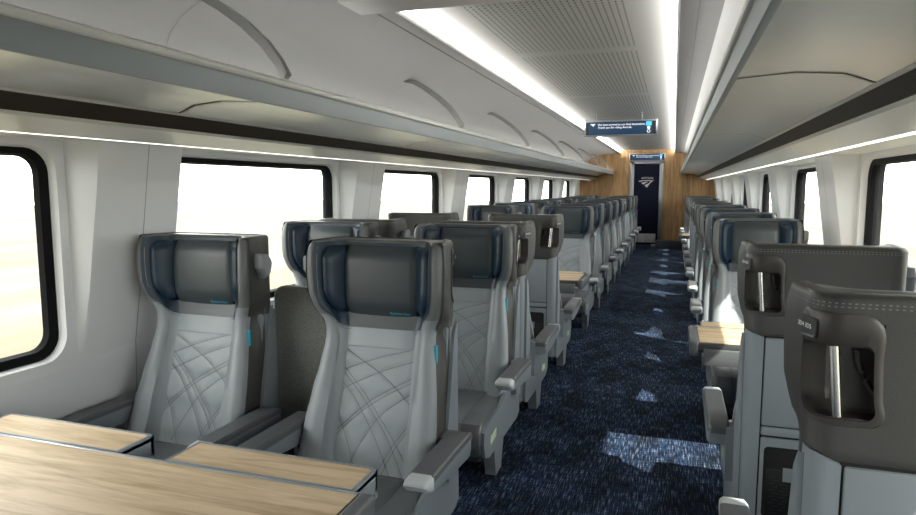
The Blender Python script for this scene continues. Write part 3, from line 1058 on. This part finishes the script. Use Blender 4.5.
LN_INNER = 25
def make_seat(name, handle, hook, aisle):
    """handle: side (+1/-1/0) of the grab recess; hook: side of the coat hook; aisle: side facing the aisle"""
    root = thing(name, 'x', 'seat')
    part('backrest', root, make_backrest_bm(handle), ['leather_grey', 'leather_taupe', 'leather_rim'], angle=60)
    cover = part('back_cover', root, make_cover_bm(handle), 'leather_taupe', angle=60)
    # stitching along the rear top edge and sides of the cover
    bm = bmesh.new()
    for z, zz in ((1.2035, 0), (1.1965, 1)):
        pts, L = resample(outer_path(z, -.0052), 150)
        for k in range(4, 146):
            if k % 2: continue
            a, b = pts[k], pts[k + 1]
            if zz and abs(a[0]) < .17 and False: continue
            dx, dy = b[0] - a[0], b[1] - a[1]
            l = math.hypot(dx, dy)
            nx, ny = -dy / l * .0006, dx / l * .0006
            b = (a[0] + dx * .9, a[1] + dy * .9)
            bm.faces.new([bm.verts.new((a[0], a[1], z - .0011)), bm.verts.new((b[0], b[1], z - .0011)), bm.verts.new((b[0], b[1], z + .0011)), bm.verts.new((a[0], a[1], z + .0011))])
    part('stitching', cover, bm, 'thread', smooth=False)
    if handle:
        make_handle(root, handle, cover)
    if hook:
        make_hook(root, hook)
    # navy lining of the inner head section
    bm = bmesh.new()
    NT = 14
    rows = []
    for t in range(NT + 1):
        row = []
        for i in range(LN_INNER):
            u = abs(i / (LN_INNER - 1) * 2 - 1)
            zl = .876 + .075 * max(0, (u - .70) / .30) ** 2
            z = zl + (1.197 - zl) * t / NT
            pts, _ = resample(inner_path(z, -.0035), LN_INNER)
            row.append((*pts[i], z))
        rows.append(row)
    rows.append([(x, y + .004 if abs(x) < .18 else y, 1.2105) for x, y, z in rows[-1]])
    loft(bm, rows, closed=False)
    lin = part('head_lining', root, bm, 'leather_navy', angle=60)
    bm = bmesh.new()
    for dz in (-.004, -.010):
        a_, b_ = [], []
        for i in range(LN_INNER):
            u = abs(i / (LN_INNER - 1) * 2 - 1)
            z = .876 + .075 * max(0, (u - .70) / .30) ** 2 + dz
            pts, _ = resample(inner_path(z, -.0052), LN_INNER)
            a_.append((*pts[i], z)); b_.append((*pts[i], z - .0016))
        loft(bm, [a_, b_], closed=False)
    part('lining_seam', lin, bm, 'thread_dark', smooth=False)
    # lower strip of the lining in front of the pillow
    bm = bmesh.new()
    yb = row_at(.91)[3]
    loft(bm, [[(x, row_at(z)[3] - .006, z) for x in (-.157, 0, .157)] for z in (.874, .90, .93)], closed=False)
    part('lining_strip', lin, bm, 'leather_slate', smooth=False)
    # pillow
    bm = bmesh.new()
    rings = []
    for k in range(13):
        t = k / 12
        z = .922 + .272 * t
        e = min(1, math.sin(min(t, 1 - t) * PI * 2.6) if min(t, 1 - t) < .19 else 1)
        y = -.104 - .026 * max(.15, e) - .008 * math.sin(t * PI)
        hw = .143 - .003 * (1 - e)
        rings.append([(-hw, -.096, z), (hw, -.096, z), (hw, y + .010, z), (hw - .010, y + .002, z), (hw - .03, y, z), (0, y - .003, z), (-hw + .03, y, z), (-hw + .010, y + .002, z), (-hw, y + .010, z)])
    loft(bm, rings)
    pil = part('pillow', root, bm, 'leather_slate', angle=50)
    text_part('lettering', 'Business Class', .0135, pil, (.083, -.1405, .9405), (PI / 2 + .28, 0, 0), 'cyan', ext=.0003)
    # side bolsters inside the wings
    for s in (-1, 1):
        bm = bmesh.new()
        rings = []
        for k in range(13):
            t = k / 12
            z = .930 + .262 * t
            e = math.sqrt(max(0, 1 - (abs(t - .5) * 2) ** 7))
            low = max(0, (.35 - t) / .35)
            yf_ = -.112 - (.078 - .045 * low ** 1.5) * (.55 + .45 * e)
            th = .030 * (.5 + .5 * e)
            xo = row_at(z)[1] - .005
            rings.append([(s * (xo), -.100, z), (s * (xo + .001), yf_ + .020, z), (s * (xo - .002), yf_ + .004, z), (s * (xo - th * .5), yf_, z), (s * (xo - th), yf_ + .006, z), (s * (xo - th - .010), yf_ + .030, z), (s * .1425, -.128, z), (s * .1425, -.096, z)])
        loft(bm, rings)
        part('head_bolster', root, bm, 'leather_navy', angle=50)
    # quilted centre panel of the back
    bm = bmesh.new()
    NU, NV = 40, 60
    Hq, Wq = .46, .32
    rows = []
    for j in range(NV + 1):
        v = j / NV
        z = .800 - Hq * v
        r = row_at(z)
        hw = .160
        row = []
        for i in range(NU + 1):
            u = i / NU
            edge = min(u, 1 - u) * 2 * hw
            dd = quilt_depth(u, v, Wq, Hq) - .004 * math.exp(-(edge / .003) ** 2)
            row.append((-hw + 2 * hw * u, r[3] - .003 - dd, z))
        rows.append(row)
    loft(bm, rows, closed=False)
    qp = part('quilted_panel', root, bm, 'leather_silver', angle=180)
    bm = bmesh.new()
    for l in QS:
        for a, b in zip(l, l[1:]):
            if min(a[1], b[1]) < 0 or max(a[1], b[1]) > 1: continue
            P = []
            ax, az, bx, bz = -.16 + .32 * a[0], .8 - Hq * a[1], -.16 + .32 * b[0], .8 - Hq * b[1]
            ll = math.hypot(bx - ax, bz - az)
            nx, nz = -(bz - az) / ll * .0008, (bx - ax) / ll * .0008
            for x, z in ((ax - nx, az - nz), (bx - nx, bz - nz), (bx + nx, bz + nz), (ax + nx, az + nz)):
                P.append(bm.verts.new((x, row_at(z)[3] - .0045, z)))
            bm.faces.new(P)
    part('quilt_stitching', qp, bm, 'thread_dark', smooth=False)
    bm = bmesh.new()
    rows = []
    for z in (.803, .825, .85, .872):
        r = row_at(z)
        rows.append([(x, r[3] - .0045 + (.004 if abs(x) > .156 else 0), z) for x in (-.161, -.155, -.07, 0, .07, .155, .161)])
    loft(bm, rows, closed=False)
    part('upper_panel', root, bm, 'leather_silver', angle=60)
    # seams beside the centre panel
    bm = bmesh.new()
    for s in (-1, 1):
        rings = []
        for z in (.30, .42, .54, .66, .76, .82, .87, .885):
            r = row_at(z)
            rings.append([(s * .1612 - .0014, r[3] - .0035, z), (s * .1612 + .0014, r[3] - .0035, z)])
        loft(bm, rings, closed=False)
    part('seam', root, bm, 'plastic_dark', smooth=False)
    # cushion
    bm = bmesh.new()
    rings = []
    prof = [(-.22, .20), (-.22, .352), (-.40, .350), (-.56, .356), (-.66, .352), (-.705, .335), (-.728, .300), (-.730, .26), (-.715, .20), (-.69, .175), (-.5, .17), (-.3, .17)]
    for x, k in ((-.248, .93), (-.240, .975), (-.222, 1), (-.158, 1.0), (-.155, .985), (-.152, 1.0), (0, .995), (.152, 1.0), (.155, .985), (.158, 1.0), (.222, 1), (.240, .975), (.248, .93)):
        cyy, czz = -.46, .26
        rings.append([(x, cyy + (a - cyy) * (k if a < -.5 else 1), czz + (b - czz) * k) for a, b in prof])
    loft(bm, rings)
    part('seat_cushion', root, bm, 'leather_cushion', angle=35)
    bm = bmesh.new()
    rows = []
    NU, NV = 30, 36
    for j in range(NV + 1):
        v = j / NV
        y = -.62 + .34 * v
        row = []
        for i in range(NU + 1):
            u = i / NU
            dd = quilt_depth(u, v * .75 + .2, .3, .4)
            edge = min(min(u, 1 - u) * .3, min(v, 1 - v) * .34)
            row.append((-.15 + .30 * u, y, .3535 + .35 * dd * min(1, edge / .01) + .004 - .004 * math.exp(-(edge / .006) ** 2)))
        rows.append(row)
    loft(bm, rows, closed=False)
    part('cushion_panel', root, bm, 'leather_cushion', angle=180)
    # hard shell at the rear below the dark cover
    sh = None
    bm = bmesh.new()
    def shell_ring(z, y_r, hw, c=.03):
        pts = []
        for k in range(6):
            a = PI / 2 * k / 5
            pts.append((hw - c + c * math.sin(a), y_r - c + c * math.cos(a)))
        pts.append((hw, y_r - .10))
        pts.append((hw - .02, y_r - .10))
        full = [(x, y, z) for x, y in pts] + [(-x, y, z) for x, y in pts[::-1]]
        return full
    loft(bm, [shell_ring(z, y, .246) for z, y in ((.889, .004), (.80, .006), (.5, .010), (.17, .012))])
    sh = part('rear_shell', root, bm, 'plastic_grey', angle=35)
    sd = aisle if aisle else 1
    # raised corner column on the aisle side with a rounded top
    bm = bmesh.new()
    hw = .250
    pts = []
    for k in range(9):
        a = PI / 2 * k / 8
        pts.append((hw - .035 + .035 * math.sin(a), .016 - .035 + .035 * math.cos(a)))
    rings = []
    for z, lift in ((.17, 0), (.5, 0), (.80, 0), (.893, 1)):
        ring = [(.190, .016)] + pts + [(hw, -.07 if z > .7 else -.10), (hw - .012, -.07 if z > .7 else -.10), (.205, -.03), (.190, -.02)]
        rings.append([(sd * x, y, z + lift * (.022 * max(0, (x - .190) / .06))) for x, y in ring])
    loft(bm, rings)
    part('corner_column', sh, bm, 'plastic_grey', angle=40)
    # tray table door with its latch strip
    xa, xb = sorted((sd * .185, -sd * .235))
    tr = part('tray_table', sh, box(xa, xb, -.012, .021, .575, .893, .005), 'plastic_grey')
    part('latch_strip', tr, box(xa, xb, -.010, .0225, .540, .571, .004), 'plastic_grey')
    c0 = sd * .06
    bm = box(min(c0, c0 - sd * .075), max(c0, c0 - sd * .075), .020, .0245, .545, .66, .004)
    part('tray_latch', tr, bm, 'plastic_grey')
    # dark gaps
    bm = bmesh.new()
    add_box(bm, xa - .004, xb + .004, -.02, .0135, .17, .895)
    part('panel_gap', sh, bm, 'gap_black', smooth=False)
    # lower frame with the literature pocket
    bm = bmesh.new()
    xi0, xi1 = sorted((sd * .128, -sd * .205))
    o_ = rrect(xa, xb, .175, .532, .008, 3)
    i_ = rrect(min(sd * .172, -sd * .19), max(sd * .172, -sd * .19), .235, .500, .015, 3)
    loft(bm, [[(x, .012, z) for x, z in o_], [(x, .021, z) for x, z in o_], [(x, .021, z) for x, z in i_], [(x, -.02, z) for x, z in i_]], cap0=False, cap1=True)
    lf = part('pocket_frame', sh, bm, 'plastic_grey', angle=35)
    x0, x1 = min(sd * .162, -sd * .18), max(sd * .162, -sd * .18)
    part('pocket', lf, box(x0, x1, -.018, .016, .242, .418, .006), 'plastic_black')
    bm = bmesh.new()
    for r_ in range(12):
        for c_ in range(9):
            xx = x0 + .022 + c_ * (x1 - x0 - .03) / 9 + (.012 if r_ % 2 else 0)
            zz = .255 + r_ * .012
            bm.faces.new([bm.verts.new(p) for p in ((xx, .0166, zz), (xx + .018, .0166, zz - .002), (xx + .018, .0166, zz), (xx, .0166, zz + .002))])
    part('pocket_net', lf, bm, 'plastic_dark', smooth=False)
    part('safety_card', lf, box(min(sd * .035, sd * .105), max(sd * .035, sd * .105), .010, .0172, .375, .425), 'plastic_grey', smooth=False)
    part('card_stripe', lf, box(min(sd * .030, sd * .048), max(sd * .030, sd * .048), .012, .018, .335, .425), 'cyan', smooth=False)
    # side panels of the seat frame
    for s in (-1, 1):
        bm = bmesh.new()
        pts = [(-.015, .90), (-.050, .86), (-.085, .70), (-.115, .56), (-.135, .47), (-.21, .40), (-.45, .335), (-.66, .322), (-.705, .300), (-.712, .24), (-.69, .175), (-.62, .150), (-.05, .150), (0.0, .17)]
        prism(bm, pts, 0, s * .249, s * .262)
        sp = part('side_panel', root, bm, 'plastic_grey', smooth=False)
        if s == sd:
            bm = bmesh.new()
            prism(bm, [(-.60, .205), (-.50, .215), (-.50, .255), (-.60, .245)], 0, s * .262, s * .2635)
            part('glow_label', sp, bm, 'label_green', smooth=False)
        r = row_at(.80)
        bm = box(*sorted((s * (r[0] - .006), s * (r[0] + .006))), -.150, -.138, .765, .830)
        if s == sd:
            part('fabric_tag', root, bm, 'cyan', smooth=False)
        else:
            bm.free()
        make_armrest(root, s * (.318 if s == sd else .304), tip=(s == sd))
        # dark strip under the cushion edge
    bm = bmesh.new()
    add_box(bm, -.22, .22, -.64, -.04, .125, .172, .01)
    part('base_frame', root, bm, 'plastic_dark')
    for s in (-1, 1):
        bm = bmesh.new()
        loft(bm, [[(s * .230 + a * w_, y_, z_) for a, y_ in ((-1, ya), (1, ya), (1, yb_), (-1, yb_))] for z_, w_, ya, yb_ in ((0, .026, -.48, -.37), (.02, .026, -.48, -.37), (.16, .028, -.52, -.33))])
        part('leg', root, bm, 'plastic_grey', smooth=False)
    # braces joining armrest to the frame
    for s in (-1, 1):
        bm = bmesh.new()
        prism(bm, [(-.12, .50), (-.20, .50), (-.23, .43), (-.20, .33), (-.10, .30)], 0, s * .255, s * .290)
        part('armrest_bracket', root, bm, 'plastic_grey', smooth=False)
    return root

PROTO = {}
used = set()
def place_seat(kind, x, y, facing, label, group):
    """facing -1: seat faces the camera; +1: faces away. kind (handle, hook, aisle) in world sides"""
    f = 1 if facing < 0 else -1
    key = tuple(k * f for k in kind)
    if key not in PROTO:
        PROTO[key] = make_seat('train_seat', *key)
    if key in used:
        o = dup_tree(PROTO[key])
    else:
        o = PROTO[key]
        # cache the tree before it moves
        used.add(key)
    o.location = (x, y, 0)
    o.rotation_euler = (0, 0, 0 if facing < 0 else PI)
    o.scale = (1.05 if x < 0 else .975, 1, 1)     # the paired seats are a little wider than the single ones
    o['label'] = label
    o['group'] = group
    return o

ORD = ['first', 'second', 'third', 'fourth', 'fifth', 'sixth', 'seventh', 'eighth', 'ninth', 'tenth', 'eleventh', 'twelfth']
XA, XB, XRS = -1.885, -1.058, .505
# (y of the rear top edge, facing)
LEFT = [(2.36, -1), (3.44, -1), (3.60, 1), (4.66, 1), (7.02, -1), (8.08, -1), (9.14, -1), (10.20, -1), (11.26, -1), (11.42, 1), (13.40, -1), (14.46, -1), (15.52, -1)]
RIGHT = [(1.36, 1), (2.47, 1), (4.62, -1), (5.70, -1), (6.78, -1), (7.86, -1), (8.02, 1), (9.10, 1), (10.18, 1), (12.40, -1), (13.48, -1), (14.56, -1), (15.60, -1)]
CL = ['grey wing-backed aisle seat facing the camera behind the near wooden table',
      'grey aisle seat facing the camera, directly behind the foremost left aisle seat',
      'left aisle seat facing away, back to back with the second left aisle seat',
      'left aisle seat with broad dark back facing away in front of the folding table',
      'left aisle seat facing the camera, just beyond the mid-carriage left table']
CW = ['grey wing-backed window seat facing the camera beside the near wooden table',
      'left window seat facing the camera, directly behind the foremost left window seat',
      'left window seat facing away, back to back with the second left window seat',
      'left window seat with broad dark back facing away in front of the mid-carriage table',
      'left window seat facing the camera, just beyond the mid-carriage left table']
for i, (y, fc) in enumerate(LEFT):
    if i < 5:
        la, lw = CL[i], CW[i]
    elif fc > 0:
        la = 'lone left aisle seat facing away among the far rows'
        lw = 'lone left window seat facing away among the far rows'
    elif i < 9:
        la = 'left aisle seat facing the camera, %s row past the mid-carriage left table' % ORD[i - 4]
        lw = 'left window seat facing the camera, %s row past the mid-carriage left table' % ORD[i - 4]
    else:
        la = 'left aisle seat facing the camera, %s row in front of the wooden end wall' % ORD[len(LEFT) - 1 - i]
        lw = 'left window seat facing the camera, %s row in front of the wooden end wall' % ORD[len(LEFT) - 1 - i]
    place_seat((1, -1, 1), XB, y, fc, la, 'left aisle seats')
    place_seat((0, 1, 1), XA, y, fc, lw, 'left window seats')
CR = ['single right seat facing away, nearest the camera, with dark leather back and steel grab bar',
      'single right seat facing away, second from the camera, dark back and literature pocket',
      'single right seat facing the camera, just beyond the right table']
for i, (y, fc) in enumerate(RIGHT):
    if i < 3:
        l = CR[i]
    elif fc < 0 and i < 6:
        l = 'single right seat facing the camera, %s row past the near right table' % ORD[i - 2]
    elif fc > 0:
        l = 'far right seat facing away, %s of the three dark backs' % ORD[i - 6]
    else:
        l = 'far right seat facing the camera, %s row from the wooden end wall' % ORD[len(RIGHT) - 1 - i]
    place_seat((-1, 1, -1), XRS, y, fc, l, 'right single seats')

# fabric dividers between the paired left seats
dv = None
for i, y in enumerate([2.395, 3.494, 4.575, 7.045, 8.105, 9.165, 10.225, 11.315, 13.425, 14.485, 15.545]):
    if dv is None:
        dv = thing('seat_divider', 'x', 'divider')
        bm = bmesh.new()
        o_ = rrect(-.185, .185, .30, .99, [.01, .05, .05, .01], 5)
        i2 = rrect(-.177, .177, .308, .982, [.01, .044, .044, .01], 5)
        loft(bm, [[(x, .004, z) for x, z in i2], [(x, 0.012, z) for x, z in o_], [(x, .044, z) for x, z in o_], [(x, .052, z) for x, z in i2]])
        part('panel', dv, bm, 'fabric_grey', angle=40)
        bm = bmesh.new()
        for s in (-1, 1):
            add_box(bm, s * .12 - .015, s * .12 + .015, .012, .042, 0.0, .31)
        part('support', dv, bm, 'plastic_dark', smooth=False)
        d = dv
        tree_dv = dv
    else:
        d = dup_tree(dv)
    d.location = (-1.47, y, 0)
    if i == 0:
        d['label'] = 'grey fabric divider panel between the two foremost left seats'
    elif i < 4:
        d['label'] = 'grey fabric divider between the paired left seats, %s pair from the camera' % ORD[i]
    else:
        d['label'] = 'grey fabric divider between the paired far left seats, %s pair from the end wall' % ORD[10 - i]
    d['group'] = 'dividers between paired seats'

# ------------------------------------------------------------------ tables
def make_table(label, group, x_wall, x_aisle, y0, y1, leaves, leaf_d=.145, low_leaf=False, z=.64):
    """main top from y0 to y1; leaves: list of x ranges on the far side"""
    sg = 1 if x_aisle > x_wall else -1
    cx = (x_wall + x_aisle) / 2
    root = thing('folding_table', label, 'table', (cx, (y0 + y1) / 2, 0), 0, group)
    hy = (y1 - y0) / 2
    xa, xb = sorted((x_wall - cx, x_aisle - cx))
    ia, ib = (xa, xb - .035) if sg > 0 else (xa + .035, xb)
    part('tabletop', root, box(ia, ib, -hy + .012, hy - .012, z - .022, z, .002), 'oak_table', smooth=False)
    part('under_tray', root, box(xa, xb - .02 if sg > 0 else xb, -hy, hy - .001, z - .055, z - .004, .010), 'plastic_dark')
    # rounded end rim on the aisle side
    e0, e1 = sorted((x_aisle - cx - sg * .034, x_aisle - cx + sg * .012))
    part('end_rim', root, box(e0, e1, -hy - .004, hy + .004, z - .075, z + .004, .014, 3), 'armrest_pad')
    bm = bmesh.new()
    add_box(bm, xa, ib if sg > 0 else xb, hy - .012, hy - .001, z - .02, z + .001, .001)
    part('hinge_strip', root, bm, 'metal_frame')
    for (a, b) in leaves:
        a -= cx; b -= cx
        lf = part('leaf', root, box(a + .008, b - .010, hy + .008, hy + leaf_d - .008, z - .010, z + .0005, .001), 'oak_table', smooth=False)
        bm = bmesh.new()
        add_box(bm, a, b, hy + .003, hy + leaf_d, z - .02, z - .003, .003)
        add_box(bm, a, a + .008, hy + .003, hy + leaf_d, z - .02, z + .002, .002)
        add_box(bm, b - .010, b, hy + .003, hy + leaf_d, z - .065, z + .002, .002)
        add_box(bm, a, b, hy + leaf_d - .008, hy + leaf_d, z - .02, z + .002, .002)
        add_box(bm, a, b, hy + .001, hy + .008, z - .02, z + .002, .001)
        add_box(bm, b - .022, b, hy + leaf_d - .018, hy + leaf_d, z - .085, z + .001, .003)
        part('leaf_edge', lf, bm, 'plastic_grey')
    if low_leaf:
        part('folded_leaf', root, box(ia + .02, ib - .02, -hy - .03, -hy - .004, z - .11, z - .03, .004), 'armrest_pad')
    # pedestal leg and wall bracket
    bm = bmesh.new()
    add_box(bm, -.04, .04, -.06, .06, .02, z - .055, .01)
    add_box(bm, -.10, .10, -.12, .12, 0.0, .025, .006)
    part('pedestal', root, bm, 'plastic_grey')
    w0, w1 = sorted((x_wall - cx - sg * .028, x_wall - cx + sg * .03))
    part('wall_bracket', root, box(w0, w1, -.08, .08, z - .16, z - .056, .006), 'plastic_grey')
    return root
make_table('large pale oak table with two flip-up leaves in the left foreground', 'oak folding tables', -2.235, -.705, 1.00, 1.42, [(-2.15, -1.535), (-1.36, -.757)])
make_table('pale oak table across the left seat bay in mid carriage', 'oak folding tables', -2.235, -.705, 5.40, 5.84, [(-2.15, -1.535), (-1.36, -.757)], low_leaf=True)
make_table('pale oak table in the right seat bay beyond the dark seat backs', 'oak folding tables', .945, .115, 3.42, 3.82, [(.17, .85)], low_leaf=True)
make_table('tiny distant oak table jutting from the far right seats', 'oak folding tables', .945, .115, 11.05, 11.45, [(.17, .85)])
